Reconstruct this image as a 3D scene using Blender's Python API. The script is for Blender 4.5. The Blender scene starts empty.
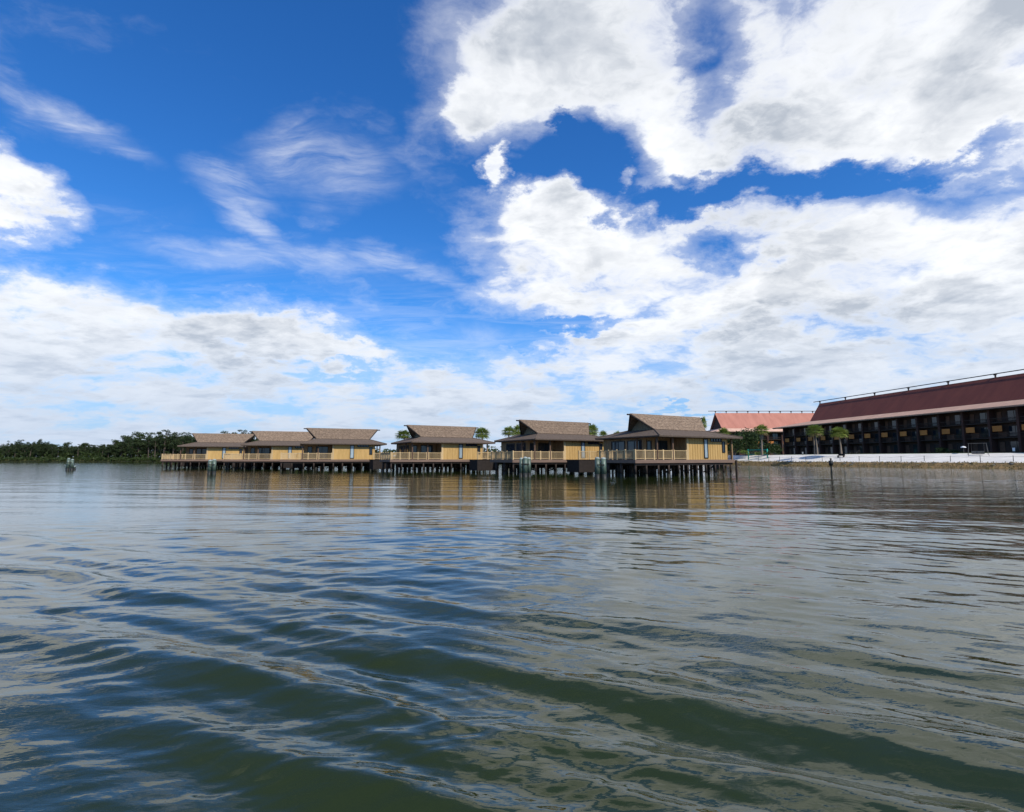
import bpy, math, random
import numpy as np
from mathutils import Vector, Matrix
R = math.radians
S = bpy.context.scene
COL = S.collection
rnd = random.Random(7)

# ------------------------------------------------------------------ camera
F = 512.0; PITCH = math.atan(53/512.0); CAMZ = 2.0
cam = bpy.data.cameras.new('camera'); co = bpy.data.objects.new('camera', cam); COL.objects.link(co)
cam.sensor_width = 36; cam.lens = 18; cam.clip_start = 0.1; cam.clip_end = 9000
co.location = (0, 0, CAMZ); co.rotation_euler = (math.pi/2+PITCH, 0, 0)
S.camera = co
S.render.resolution_x = 1024; S.render.resolution_y = 812
S.view_settings.view_transform = 'Standard'; S.view_settings.look = 'None'
S.view_settings.gamma = 1; S.view_settings.use_curve_mapping = False
S.view_settings.exposure = 0.0
S.cycles.max_bounces = 6

SUN_EL = R(42); SUN_DIR = Vector((0.62*math.cos(SUN_EL), -0.785*math.cos(SUN_EL), math.sin(SUN_EL))).normalized()
sl = bpy.data.lights.new('sun', 'SUN'); so = bpy.data.objects.new('sun', sl); COL.objects.link(so)
sl.energy = 4.0; sl.angle = R(0.5); sl.color = (1.0, 0.95, 0.87)
so.rotation_euler = (-SUN_DIR).to_track_quat('-Z', 'Y').to_euler()

# ------------------------------------------------------------------ node helpers
class NT:
    def __init__(s, tree): s.t = tree; s.n = tree.nodes; s.l = tree.links
    def new(s, typ, **kw):
        n = s.n.new(typ)
        for k, v in kw.items(): setattr(n, k, v)
        return n
    def put(s, sock, v):
        if hasattr(v, 'is_output'): s.l.new(v, sock)
        elif v is not None: sock.default_value = v
    def m(s, op, a, b=None, c=None, clamp=False):
        n = s.new('ShaderNodeMath', operation=op, use_clamp=clamp)
        s.put(n.inputs[0], a); s.put(n.inputs[1], b); s.put(n.inputs[2], c)
        return n.outputs[0]
    def vm(s, op, a, b=None):
        n = s.new('ShaderNodeVectorMath', operation=op)
        s.put(n.inputs[0], a); s.put(n.inputs[1], b)
        return n.outputs['Value'] if op == 'LENGTH' else n.outputs[0]
    def comb(s, x, y, z):
        n = s.new('ShaderNodeCombineXYZ')
        s.put(n.inputs[0], x); s.put(n.inputs[1], y); s.put(n.inputs[2], z); return n.outputs[0]
    def noise(s, vec, scale, detail=5, rough=.55, dist=0, lac=2.0):
        n = s.new('ShaderNodeTexNoise'); s.put(n.inputs['Vector'], vec)
        n.inputs['Scale'].default_value = scale; n.inputs['Detail'].default_value = detail
        n.inputs['Roughness'].default_value = rough; n.inputs['Distortion'].default_value = dist
        n.inputs['Lacunarity'].default_value = lac
        return n
    def mr(s, v, a, b, c=0.0, d=1.0, typ='SMOOTHSTEP'):
        n = s.new('ShaderNodeMapRange', interpolation_type=typ)
        s.put(n.inputs[0], v); s.put(n.inputs[1], a); s.put(n.inputs[2], b); s.put(n.inputs[3], c); s.put(n.inputs[4], d)
        return n.outputs[0]
    def mix(s, f, a, b):
        n = s.new('ShaderNodeMix', data_type='RGBA')
        s.put(n.inputs[0], f)
        for i, v in ((6, a), (7, b)):
            if not hasattr(v, 'is_output') and len(v) == 3: v = (*v, 1)
            s.put(n.inputs[i], v)
        return n.outputs[2]

# ------------------------------------------------------------------ world: sky with clouds, all by direction
def pix_dir(px, py):
    c, s_ = math.cos(PITCH), math.sin(PITCH)
    r = (px-512)/F; u = (406-py)/F
    v = Vector((r, c-u*s_, s_+u*c)); return v.normalized()
def stereo(px, py):
    d = pix_dir(px, py); return 2*d.x/(1+d.y), 2*d.z/(1+d.y)

W = bpy.data.worlds.new('World'); S.world = W; W.use_nodes = True
w = NT(W.node_tree); w.n.clear()
out = w.new('ShaderNodeOutputWorld'); bg = w.new('ShaderNodeBackground')
sky = w.new('ShaderNodeTexSky', sky_type='NISHITA'); sky.sun_disc = False
sky.sun_elevation = SUN_EL; sky.sun_rotation = math.atan2(SUN_DIR.x, SUN_DIR.y)
sky.ozone_density = 1.6; sky.air_density = 1.0; sky.dust_density = 0.3
tc = w.new('ShaderNodeTexCoord')
sx = w.new('ShaderNodeSeparateXYZ'); w.l.new(tc.outputs['Generated'], sx.inputs[0])
x, y, z = sx.outputs
den = w.m('ADD', 1.0, w.m('MAXIMUM', y, -0.8))
ss = w.m('DIVIDE', w.m('MULTIPLY', x, 2), den); tt = w.m('DIVIDE', w.m('MULTIPLY', z, 2), den)
st = w.comb(ss, tt, 0)
zz = w.m('ADD', w.m('MAXIMUM', z, 0), 0.10)
P = w.comb(w.m('DIVIDE', x, zz), w.m('DIVIDE', y, zz), 0)      # flat cloud layer overhead
# ragged outlines
wn = w.noise(P, 1.3, 4, .6)
warp = w.vm('SCALE', w.vm('SUBTRACT', wn.outputs['Color'], (.5, .5, .5))); warp.node.inputs['Scale'].default_value = 0.16
q3 = w.comb(ss, w.m('MULTIPLY', tt, 1.6), 0)
def swarp(sc_, amp, det, ro=.65):
    o = w.vm('SCALE', w.vm('SUBTRACT', w.noise(q3, sc_, det, ro).outputs['Color'], (.5, .5, .5))); o.node.inputs['Scale'].default_value = amp; return o
stw = w.vm('ADD', w.vm('ADD', st, warp), w.vm('ADD', swarp(4.2, .19, 10, .64), swarp(15, .045, 5, .65)))
stc = w.vm('ADD', st, swarp(3.0, .20, 8, .6))

def blob(vec, px, py, rx, ry, rot=0):
    a, b = stereo(px, py)
    a1, b1 = stereo(px+10, py); k = math.hypot(a1-a, b1-b)/10
    n = w.new('ShaderNodeMapping', vector_type='TEXTURE')
    w.l.new(vec, n.inputs[0]); n.inputs['Location'].default_value = (a, b, 0)
    n.inputs['Rotation'].default_value = (0, 0, R(rot)); n.inputs['Scale'].default_value = (rx*k, ry*k, 1)
    return w.m('SUBTRACT', 1.0, w.vm('LENGTH', n.outputs[0]))
def union(bl):
    o = bl[0]
    for b in bl[1:]: o = w.m('MAXIMUM', o, b)
    return o
# (pixel centre of the direction, half sizes, tilt up-right positive)
PUFF = [
 (560, 55, 140, 78, 12), (476, 98, 46, 38, 0), (700, 60, 150, 95, 0), (640, 110, 90, 62, -35), (700, 130, 80, 60, 0),
 (900, 40, 260, 130, 0), (1010, 110, 200, 70, 8), (830, 130, 120, 50, 0), (1250, 40, 300, 220, 0),
 (560, 245, 105, 60, 6), (700, 260, 190, 85, 4), (860, 270, 230, 95, 10), (1010, 270, 260, 120, 12), (1200, 300, 300, 200, 0),
 (590, 300, 90, 40, -10), (670, 345, 170, 45, 4), (850, 365, 260, 75, 0),
 (505, 174, 13, 17, 0), (609, 181, 18, 18, 0), (550, 205, 70, 22, 8),
 (-2, 186, 68, 52, -24), (-90, 180, 110, 80, 0),
 (60, 305, 165, 62, -4), (150, 330, 150, 58, -8), (262, 332, 112, 44, -9), (60, 345, 260, 40, -3), (-60, 310, 150, 70, 0), (330, 352, 60, 22, -8),
]
BASE = [(150, 400, 470, 72, 0), (-150, 400, 420, 90, 0), (500, 420, 330, 66, 0), (760, 420, 460, 90, 0), (1100, 400, 420, 150, 0), (330, 455, 900, 30, 0)]
GAP = [(690, 170, 14, 26, 60), (735, 186, 190, 19, 2), (900, 164, 150, 16, 4),  (590, 190, 36, 22, -30),
       (560, 330, 60, 10, 8), (505, 345, 70, 10, -4),
       (680, 415, 60, 6, 0), (566, 128, 14, 26, 20)]
puff = w.m('MULTIPLY', union([blob(stw, *b) for b in PUFF]), 1.9)
puff = w.m('MAXIMUM', w.m('MINIMUM', puff, 1.0), -.6)
base = w.m('MAXIMUM', w.m('MINIMUM', w.m('MULTIPLY', union([blob(stw, *b) for b in BASE]), 2.4), .84), -.6)
mask = w.m('MAXIMUM', puff, base)
# cloud cover out of the picture: overhead and behind
ov = w.noise(P, .55, 3, .5)
ovm = w.m('MULTIPLY', w.mr(ov.outputs['Fac'], .50, .66), w.mr(w.m('ADD', w.m('MULTIPLY', z, 1.0), w.m('MULTIPLY', y, -.7)), .40, .62))
mask = w.m('MAXIMUM', mask, w.m('SUBTRACT', w.m('MULTIPLY', ovm, 1.5), .6))
gap = w.m('MAXIMUM', w.m('MINIMUM', w.m('MULTIPLY', union([blob(stw, *b) for b in GAP]), 1.7), 1.0), 0.0)
mask = w.m('SUBTRACT', mask, w.m('MULTIPLY', gap, .92))
thin = w.m('MAXIMUM', union([blob(stw, *b) for b in [(712, 70, 42, 110, 6), (600, 150, 60, 50, 0), (730, 235, 90, 22, 0)]]), 0.0)
mask = w.m('SUBTRACT', mask, w.m('MULTIPLY', thin, 1.15))
# fine billows measured in a gentler projection so they keep their size overhead
zq = w.m('ADD', w.m('MAXIMUM', z, 0), 0.30)
Q = w.comb(w.m('DIVIDE', x, zq), w.m('DIVIDE', w.m('MULTIPLY', y, 1.25), zq), w.m('MULTIPLY', z, .6))
Qw = w.vm('ADD', Q, w.vm('SCALE', w.vm('SUBTRACT', w.noise(Q, 3.0, 4, .6).outputs['Color'], (.5, .5, .5))))
Qw.node.inputs[1].links[0].from_node.inputs['Scale'].default_value = .22
f1 = w.noise(Qw, 3.2, 12, .61).outputs['Fac']
f2 = w.noise(w.vm('ADD', Qw, (.035, .0, .035)), 3.2, 7, .60).outputs['Fac']
D = w.m('ADD', mask, w.m('MULTIPLY', w.m('SUBTRACT', f1, .5), 3.6))
alpha = w.m('MAXIMUM', w.mr(D, .0, 1.0), w.m('MULTIPLY', w.mr(D, -.55, .75), .42))
# thin streaky layer
Pst = w.new('ShaderNodeMapping'); w.l.new(P, Pst.inputs[0]); Pst.inputs['Rotation'].default_value = (0, 0, R(-20)); Pst.inputs['Scale'].default_value = (1.0, 3.2, 1)
fs = w.noise(Pst.outputs[0], 1.6, 9, .65, .8).outputs['Fac']
CIR = [(234, 182, 70, 34, -8), (300, 152, 90, 46, 24), (250, 218, 95, 26, -36), (270, 258, 220, 30, 2), (315, 256, 70, 30, 8), (400, 264, 120, 20, -14),
       (70, 115, 120, 34, -26), (470, 370, 220, 60, 0), (10, 85, 70, 36, -40), (350, 160, 90, 60, 0)]
cir = w.m('MAXIMUM', union([blob(stc, *b) for b in CIR]), 0.0)
def fibre(rot, sc_):
    n = w.new('ShaderNodeMapping'); w.l.new(w.vm('ADD', st, swarp(2.2, .16, 4, .5)), n.inputs[0])
    n.inputs['Rotation'].default_value = (0, 0, R(rot)); n.inputs['Scale'].default_value = (1.0, 5.0, 1)
    return w.mr(w.noise(n.outputs[0], sc_, 9, .62, .5).outputs['Fac'], .34, .72)
cal = w.m('MULTIPLY', w.m('MULTIPLY', w.mr(cir, 0.08, 1.0), w.m('MAXIMUM', fibre(-14, 3.6), w.m('MULTIPLY', fibre(38, 4.4), .6))), .56)
lowh = w.mr(z, .02, .42, 1.0, 0.0)
streak = w.m('MULTIPLY', w.m('MULTIPLY', w.mr(fs, .40, .70), lowh), .55)
alpha = w.m('MAXIMUM', alpha, w.m('MAXIMUM', cal, streak))
# relief of the clouds: lit tops, grey bellies
rel = w.m('MULTIPLY', w.m('SUBTRACT', f1, f2), 1.8)
big = w.noise(Qw, 1.5, 4, .5).outputs['Fac']
bands = w.noise(P, 1.9, 6, .6).outputs['Fac']
g = w.m('ADD', w.m('MULTIPLY', w.mr(big, .44, .62), .50), w.m('MULTIPLY', w.mr(bands, .46, .64), .60))
g = w.m('ADD', g, rel)
g = w.m('ADD', g, w.m('MULTIPLY', w.m('SUBTRACT', f1, .5), .6), clamp=True)
g = w.m('MULTIPLY', g, w.mr(D, .45, 1.25))
ccol = w.mix(g, (1.03, 1.05, 1.08), (.50, .55, .63))
ccol = w.mix(w.mr(z, 0.0, .32, .78, 0.0), ccol, (.52, .64, .83))
hs = w.new('ShaderNodeHueSaturation'); hs.inputs['Saturation'].default_value = 1.28; hs.inputs['Value'].default_value = .108
w.l.new(sky.outputs[0], hs.inputs['Color'])
skc = w.new('ShaderNodeMix', data_type='RGBA', blend_type='MULTIPLY'); skc.inputs[0].default_value = 1
w.l.new(hs.outputs[0], skc.inputs[6]); skc.inputs[7].default_value = (.60, 1.12, 1.62, 1)
skyc = w.mix(w.mr(z, -.02, .30, .85, 0.0), skc.outputs[2], (.27, .47, .83))
allc = w.mix(alpha, skyc, ccol)
sc10 = w.vm('SCALE', allc); sc10.node.inputs['Scale'].default_value = 10.0
w.l.new(sc10, bg.inputs[0]); bg.inputs[1].default_value = 0.1
w.l.new(bg.outputs[0], out.inputs[0])
W.cycles.sampling_method = 'MANUAL'; W.cycles.sample_map_resolution = 512

# ------------------------------------------------------------------ materials
def mat(name, c1, c2=None, scale=3.0, rough=.8, bump=0.0, bscale=None, spec=.3, stretch=(1, 1, 1), metal=0, coat=None):
    m = bpy.data.materials.new(name); m.use_nodes = True; t = NT(m.node_tree)
    p = t.n['Principled BSDF']; p.inputs['Roughness'].default_value = rough; p.inputs['Metallic'].default_value = metal
    p.inputs['Specular IOR Level'].default_value = spec
    tcn = t.new('ShaderNodeTexCoord'); mp = t.new('ShaderNodeMapping'); t.l.new(tcn.outputs['Object'], mp.inputs[0])
    mp.inputs['Scale'].default_value = stretch
    if c2:
        n = t.noise(mp.outputs[0], scale, 6, .65)
        f = t.mr(n.outputs['Fac'], .32, .68, typ='LINEAR')
        oi = t.new('ShaderNodeObjectInfo'); hv = t.new('ShaderNodeHueSaturation')
        t.l.new(t.mix(f, c1, c2), hv.inputs['Color']); t.l.new(t.mr(oi.outputs['Random'], 0, 1, .84, 1.12, 'LINEAR'), hv.inputs['Value'])
        t.l.new(hv.outputs[0], p.inputs['Base Color'])
        if bump:
            nb = t.noise(mp.outputs[0], bscale or scale*3, 5, .6)
            b = t.new('ShaderNodeBump'); b.inputs['Strength'].default_value = bump; b.inputs['Distance'].default_value = .05
            t.l.new(nb.outputs['Fac'], b.inputs['Height']); t.l.new(b.outputs[0], p.inputs['Normal'])
    else: p.inputs['Base Color'].default_value = (*c1, 1)
    return m
M = dict(
 shingle=mat('shingle', (.31, .22, .148), (.10, .07, .048), 3.6, .9, .8, 14, .1, (1, 1.4, 1.4)),
 apron=mat('apron_shingle', (.175, .13, .098), (.10, .075, .056), 4.5, .9, .5, 9, .1),
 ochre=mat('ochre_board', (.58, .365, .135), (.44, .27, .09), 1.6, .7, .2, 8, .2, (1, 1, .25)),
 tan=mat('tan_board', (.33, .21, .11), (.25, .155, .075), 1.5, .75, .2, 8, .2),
 brown=mat('brown_timber', (.14, .085, .055), (.09, .055, .038), 2.0, .8, .2, 9, .2),
 dark=mat('dark_timber', (.035, .027, .023), (.02, .016, .014), 3.0, .8, 0, None, .2),
 fascia=mat('deck_fascia', (.22, .145, .105), (.15, .10, .075), 1.5, .8, .2, 9, .2, (.4, 1, 3)),
 deck=mat('deck_board', (.27, .20, .14), (.20, .14, .10), 2, .8, .2, 9, .2),
 rail=mat('rail_timber', (.60, .43, .22), (.48, .33, .17), 4, .7, 0, None, .2),
 pile=mat('weathered_pile', (.075, .052, .04), (.035, .027, .022), 2.5, .85, .3, 6, .2),
 wetpile=mat('wet_pile', (.02, .022, .016), (.035, .034, .022), 4, .45),
 glass=mat('window_glass', (.02, .028, .035), None, rough=.06, spec=.6),
 curtain=mat('curtain', (.32, .33, .33), (.2, .22, .22), 2),
 paleglass=mat('curtained_glass', (.36, .42, .43), (.26, .32, .34), 1, .15, 0, None, .6),
 frame=mat('black_frame', (.018, .018, .02), None, rough=.5),
 gable=mat('gable_panel', (.42, .31, .19), (.27, .20, .125), 5, .9, .5, 12, .1),
 green=mat('green_wrap', (.125, .17, .125), (.05, .075, .055), 3.2, .45, .2, 5, .5, (1, 1, .3)),
 pale=mat('pale_cap', (.40, .44, .40), (.26, .30, .27), 3, .6),
 black=mat('black_rubber', (.012, .013, .013), (.025, .027, .022), 5, .5),
 redroof=mat('shaded_red_roof', (.20, .056, .036), (.145, .040, .028), .5, .75, .15, 12, .25, (1, .25, .25)),  # same red as the farther roof, darkened in colour for its shaded slope
 pinkroof=mat('sunlit_red_roof', (.46, .195, .135), (.36, .145, .10), .5, .75, .15, 12, .25, (1, .25, .25)),  # same red roofing, base colour brightened to paint the sunlight on it
 eave=mat('eave_roof', (.66, .42, .30), (.55, .34, .24), .5, .8, .2, 12, .2, (1, .3, .3)),  # base colour raised to stand in for sun on the shallow eave strip
 maroonwall=mat('maroon_wall', (.085, .038, .026), (.06, .028, .02), 1, .8),
 hotelwall=mat('hotel_wall', (.075, .040, .026), (.05, .028, .020), 1, .8),
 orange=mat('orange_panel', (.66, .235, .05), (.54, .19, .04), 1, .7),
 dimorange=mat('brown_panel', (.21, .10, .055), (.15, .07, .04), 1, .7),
 hrail=mat('dark_rail', (.05, .030, .020), None, rough=.6),
 white=mat('white_paint', (.78, .78, .76), (.68, .68, .66), 2, .5),
 teal=mat('teal_paint', (.02, .36, .27), (.015, .28, .21), 3, .45),
 grey=mat('grey_timber', (.12, .115, .105), (.08, .075, .07), 3, .8),
 bark=mat('bark', (.16, .125, .095), (.09, .07, .055), 4, .9, .4, 12, .1),
 palmbark=mat('palm_bark', (.30, .24, .18), (.19, .15, .115), 3, .9, .4, 9, .1, (1, 1, 3)),
 stone=mat('stone', (.16, .15, .13), (.08, .075, .065), 2, .9, .4, 5),
)
def leafmat(name, c1, c2, c3, rough=.6, trans=.25):
    m = bpy.data.materials.new(name); m.use_nodes = True; t = NT(m.node_tree)
    p = t.n['Principled BSDF']; p.inputs['Roughness'].default_value = rough; p.inputs['Specular IOR Level'].default_value = .25
    gi = t.new('ShaderNodeNewGeometry'); oi = t.new('ShaderNodeObjectInfo')
    a = t.mix(gi.outputs['Random Per Island'], c1, c2)
    b = t.mix(w_half(t, oi), a, c3)
    t.l.new(b, p.inputs['Base Color'])
    tr = t.new('ShaderNodeBsdfTranslucent'); t.l.new(b, tr.inputs[0])
    mx = t.new('ShaderNodeMixShader'); mx.inputs[0].default_value = trans
    t.l.new(p.outputs[0], mx.inputs[1]); t.l.new(tr.outputs[0], mx.inputs[2])
    t.l.new(mx.outputs[0], t.n['Material Output'].inputs[0]); return m
def w_half(t, oi): return t.m('MULTIPLY', oi.outputs['Random'], .45)
M['palmleaf'] = leafmat('palm_leaf', (.14, .20, .035), (.29, .33, .07), (.09, .14, .028))
M['deadleaf'] = leafmat('dry_palm_leaf', (.20, .15, .07), (.28, .21, .10), (.16, .12, .06))
M['pine'] = leafmat('dark_foliage', (.024, .042, .016), (.062, .085, .028), (.04, .055, .022))
M['oak'] = leafmat('mid_foliage', (.030, .055, .014), (.065, .095, .024), (.05, .065, .02))
M['shrub'] = leafmat('shrub_foliage', (.022, .042, .012), (.05, .08, .02), (.022, .045, .014))
M['bright'] = leafmat('bright_shrub', (.14, .20, .03), (.22, .28, .06), (.12, .18, .03))
M['marsh'] = leafmat('marsh_blade', (.06, .07, .02), (.12, .12, .04), (.06, .06, .025))
M['weed'] = leafmat('shore_weed', (.22, .155, .055), (.36, .27, .11), (.12, .10, .03))

# ------------------------------------------------------------------ mesh builder
class MB:
    def __init__(s): s.v = []; s.f = []; s.mi = []
    def poly(s, pts, mi=0):
        b = len(s.v); s.v += [tuple(p) for p in pts]; s.f.append(tuple(range(b, b+len(pts)))); s.mi.append(mi)
    def faces(s, vs, fs, mi=0):
        b = len(s.v); s.v += [tuple(p) for p in vs]
        for f in fs: s.f.append(tuple(b+i for i in f)); s.mi.append(mi)
    def box(s, x0, x1, y0, y1, z0, z1, mi=0):
        s.faces([(x0,y0,z0),(x1,y0,z0),(x1,y1,z0),(x0,y1,z0),(x0,y0,z1),(x1,y0,z1),(x1,y1,z1),(x0,y1,z1)],
                [(3,2,1,0),(4,5,6,7),(0,1,5,4),(1,2,6,5),(2,3,7,6),(3,0,4,7)], mi); return s
    def tube(s, p0, p1, r0, r1=None, n=8, mi=0, caps=True):
        p0 = Vector(p0); p1 = Vector(p1); r1 = r0 if r1 is None else r1
        d = (p1-p0).normalized(); a = d.orthogonal().normalized(); b = d.cross(a)
        vs = []
        for p, r in ((p0, r0), (p1, r1)):
            for i in range(n):
                t = 2*math.pi*i/n; vs.append(p+(a*math.cos(t)+b*math.sin(t))*r)
        fs = [(i, (i+1) % n, n+(i+1) % n, n+i) for i in range(n)]
        if caps: fs += [tuple(range(n-1, -1, -1)), tuple(range(n, 2*n))]
        s.faces(vs, fs, mi); return s
    def slab(s, pts, th, mi=0):
        """a sheet with thickness th downwards along its normal"""
        pts = [Vector(p) for p in pts]; nrm = (pts[1]-pts[0]).cross(pts[2]-pts[0]).normalized()
        if nrm.z < 0: pts.reverse(); nrm = -nrm
        lo = [p-nrm*th for p in pts]; n = len(pts)
        fs = [tuple(range(n)), tuple(range(2*n-1, n-1, -1))]+[(i, n+i, n+(i+1) % n, (i+1) % n) for i in range(n)]
        s.faces(pts+lo, fs, mi); return s
    def build(s, name, m, parent=None, smooth=False, loc=None):
        me = bpy.data.meshes.new(name); me.from_pydata(s.v, [], s.f)
        for k in (m if isinstance(m, (list, tuple)) else [m]): me.materials.append(k)
        if any(s.mi): me.polygons.foreach_set('material_index', s.mi)
        if smooth: me.polygons.foreach_set('use_smooth', [True]*len(s.f))
        me.update()
        o = bpy.data.objects.new(name, me); COL.objects.link(o)
        if parent: o.parent = parent
        if loc: o.location = loc
        return o
def tag(o, label=None, cat=None, group=None, kind=None):
    for k, v in (('label', label), ('category', cat), ('group', group), ('kind', kind)):
        if v: o[k] = v
    return o
def empty(name, loc=(0, 0, 0), rz=0):
    o = bpy.data.objects.new(name, None); COL.objects.link(o); o.location = loc; o.rotation_euler = (0, 0, rz); return o
def copy_tree(o, parent=None):
    c = o.copy(); COL.objects.link(c); c.parent = parent
    for ch in list(KIDS.get(o.name, None) or o.children): copy_tree(ch, c)
    return c
KIDS = {}

# ------------------------------------------------------------------ water
def make_water():
    rng = np.random.default_rng(11)
    fine = np.radians(np.linspace(-66, 66, 1000)); coarse = np.radians(np.arange(70, 290, 5.0))
    ang = np.concatenate([fine, coarse])
    r = [1.1]
    while r[-1] < 70: r.append(r[-1]*(1+.0046+.0016*min(1, r[-1]/30)))
    while r[-1] < 4500: r.append(r[-1]*1.06)
    r = np.array(r); A, RR = np.meshgrid(ang, r)
    X = RR*np.sin(A); Y = RR*np.cos(A)
    sp = np.maximum(np.gradient(r)[:, None]*np.ones_like(A), RR*.0024)
    sp = np.where(np.abs(((A+np.pi) % (2*np.pi))-np.pi) > R(67), RR*.09, sp)
    H = np.zeros_like(X)
    def comp(lam, th, amp, ph, env=1.0, sharp=0.0):
        k = 2*np.pi/lam
        q = k*(X*np.cos(th)+Y*np.sin(th))+ph
        fade = np.clip((lam/sp-3.0)/5.0, 0, 1)
        s_ = np.sin(q)
        if sharp: s_ = s_+sharp*np.cos(2*q)*-.5
        return amp*s_*fade*env
    # slow modulations
    def mod(n, lam, seed):
        g = np.random.default_rng(seed); o = np.zeros_like(X)
        for _ in range(n):
            l = lam*g.uniform(.7, 1.6); t = g.uniform(0, np.pi); o += np.sin(2*np.pi/l*(X*np.cos(t)+Y*np.sin(t))+g.uniform(0, 6.28))
        return o/np.sqrt(n)
    m1 = mod(5, 5.0, 1); m2 = mod(5, 9.0, 2); m3 = mod(5, 2.4, 3); m4 = mod(6, 24.0, 4)
    # boat wake: crests running from far left to near right
    nth = R(65)
    XW = X+.10*m1; 
    dist = X*np.cos(nth)+Y*np.sin(nth)          # distance across the crests
    envw = np.exp(-((dist-3.6)/3.4)**2)
    for lam, dth, amp, ph in ((1.55, 0, .021, .4), (.95, R(4), .0200, 2.0), (2.3, R(-6), .022, 1.0), (.68, R(-3), .0085, 4.0), (1.25, R(9), .010, 5.1), (.47, R(6), .0042, .7), (.36, R(-8), .0026, 3.3)):
        H += comp(lam, nth+dth, amp, ph+.7*m1+.35*m3, envw*(1+.35*m2), .22)
    # a second crossing wake, gentle
    for lam, dth, amp, ph in ((1.9, R(48), .007, 1.4), (1.2, R(54), .0035, 2.4)):
        H += comp(lam, nth+dth, amp, ph+.6*m2, np.exp(-((RR-6)/8)**2))
    # wind ripples
    calm = np.clip(.72+.30*m4+.15*m2, .3, 1.4)
    wr = 1/(1+np.exp(-(X+.12*Y-.5+.8*m1)/1.6))      # right side: crests run with the wake; left side: they cross it
    for i in range(120):
        lam = .08*(12.0)**(rng.uniform(0, 1)**1.25)
        left = i % 2
        th = (R(103) if left else R(69))+rng.normal(0, R(13 if i % 4 else 30))
        slope = .0115*(lam/.5)**-.28
        H += comp(lam, th, slope*lam/(2*np.pi)*1.25, rng.uniform(0, 6.28), calm*(1+.3*m3)*(.25+.9*(1-wr if left else wr)), .2)
    for i in range(14):
        lam = rng.uniform(1.6, 5.0); th = R(80)+rng.normal(0, R(22))
        H += comp(lam, th, .0070*lam/(2*np.pi), rng.uniform(0, 6.28), calm)
    nr, na = X.shape
    V = np.stack([X, Y, H], -1).reshape(-1, 3)
    V = np.vstack([V, [[0, 0, 0]]])
    i = np.arange(nr-1)[:, None]; j = np.arange(na)[None, :]; j2 = (j+1) % na
    q = np.stack([i*na+j, (i+1)*na+j, (i+1)*na+j2, i*na+j2], -1).reshape(-1, 4)[:, ::-1]
    jj = np.arange(na); tri = np.stack([np.full(na, nr*na), jj, (jj+1) % na], -1)[:, ::-1]
    me = bpy.data.meshes.new('lake_water')
    me.vertices.add(len(V)); me.vertices.foreach_set('co', V.astype(np.float32).ravel())
    nl = q.size+tri.size
    me.loops.add(nl); me.loops.foreach_set('vertex_index', np.concatenate([q.ravel(), tri.ravel()]).astype(np.int32))
    me.polygons.add(len(q)+len(tri))
    ls = np.concatenate([np.arange(len(q))*4, q.size+np.arange(len(tri))*3]).astype(np.int32)
    me.polygons.foreach_set('loop_start', ls)
    me.polygons.foreach_set('use_smooth', np.ones(len(ls), bool))
    me.update(); me.validate()
    # material
    m = bpy.data.materials.new('lake_water'); m.use_nodes = True; t = NT(m.node_tree)
    p = t.n['Principled BSDF']; p.inputs['IOR'].default_value = 1.50; p.inputs['Roughness'].default_value = .025
    tcn = t.new('ShaderNodeTexCoord')
    nn = t.noise(tcn.outputs['Object'], .35, 4, .5)
    t.l.new(t.mix(nn.outputs['Fac'], (.017, .025, .004), (.026, .036, .006)), p.inputs['Base Color'])
    p.inputs['Specular IOR Level'].default_value = .5
    mp = t.new('ShaderNodeMapping'); t.l.new(tcn.outputs['Object'], mp.inputs[0]); mp.inputs['Rotation'].default_value = (0, 0, R(10)); mp.inputs['Scale'].default_value = (.45, 1, 1)
    ns = t.noise(mp.outputs[0], 1.5, 4, .55, .6)
    cd = t.vm('LENGTH', tcn.outputs['Object'])
    b = t.new('ShaderNodeBump'); b.inputs['Distance'].default_value = .30
    t.l.new(t.mr(cd, 12, 90, .0, .11), b.inputs['Strength']); t.l.new(ns.outputs['Fac'], b.inputs['Height'])
    nm = t.noise(mp.outputs[0], 4.2, 4, .55, .5)
    bm = t.new('ShaderNodeBump'); bm.inputs['Distance'].default_value = .05
    t.l.new(t.mr(cd, 3, 22, .08, .15), bm.inputs['Strength']); t.l.new(nm.outputs['Fac'], bm.inputs['Height']); t.l.new(b.outputs[0], bm.inputs['Normal']); b = bm
    nf = t.noise(mp.outputs[0], 11, 3, .5, .3)
    b2 = t.new('ShaderNodeBump'); b2.inputs['Distance'].default_value = .008; t.l.new(t.mr(cd, 2, 25, .5, .08), b2.inputs['Strength'])
    t.l.new(nf.outputs['Fac'], b2.inputs['Height']); t.l.new(b.outputs[0], b2.inputs['Normal'])
    t.l.new(b2.outputs[0], p.inputs['Normal'])
    me.materials.append(m)
    o = bpy.data.objects.new('lake_water', me); COL.objects.link(o); o['kind'] = 'structure'
make_water()

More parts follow.
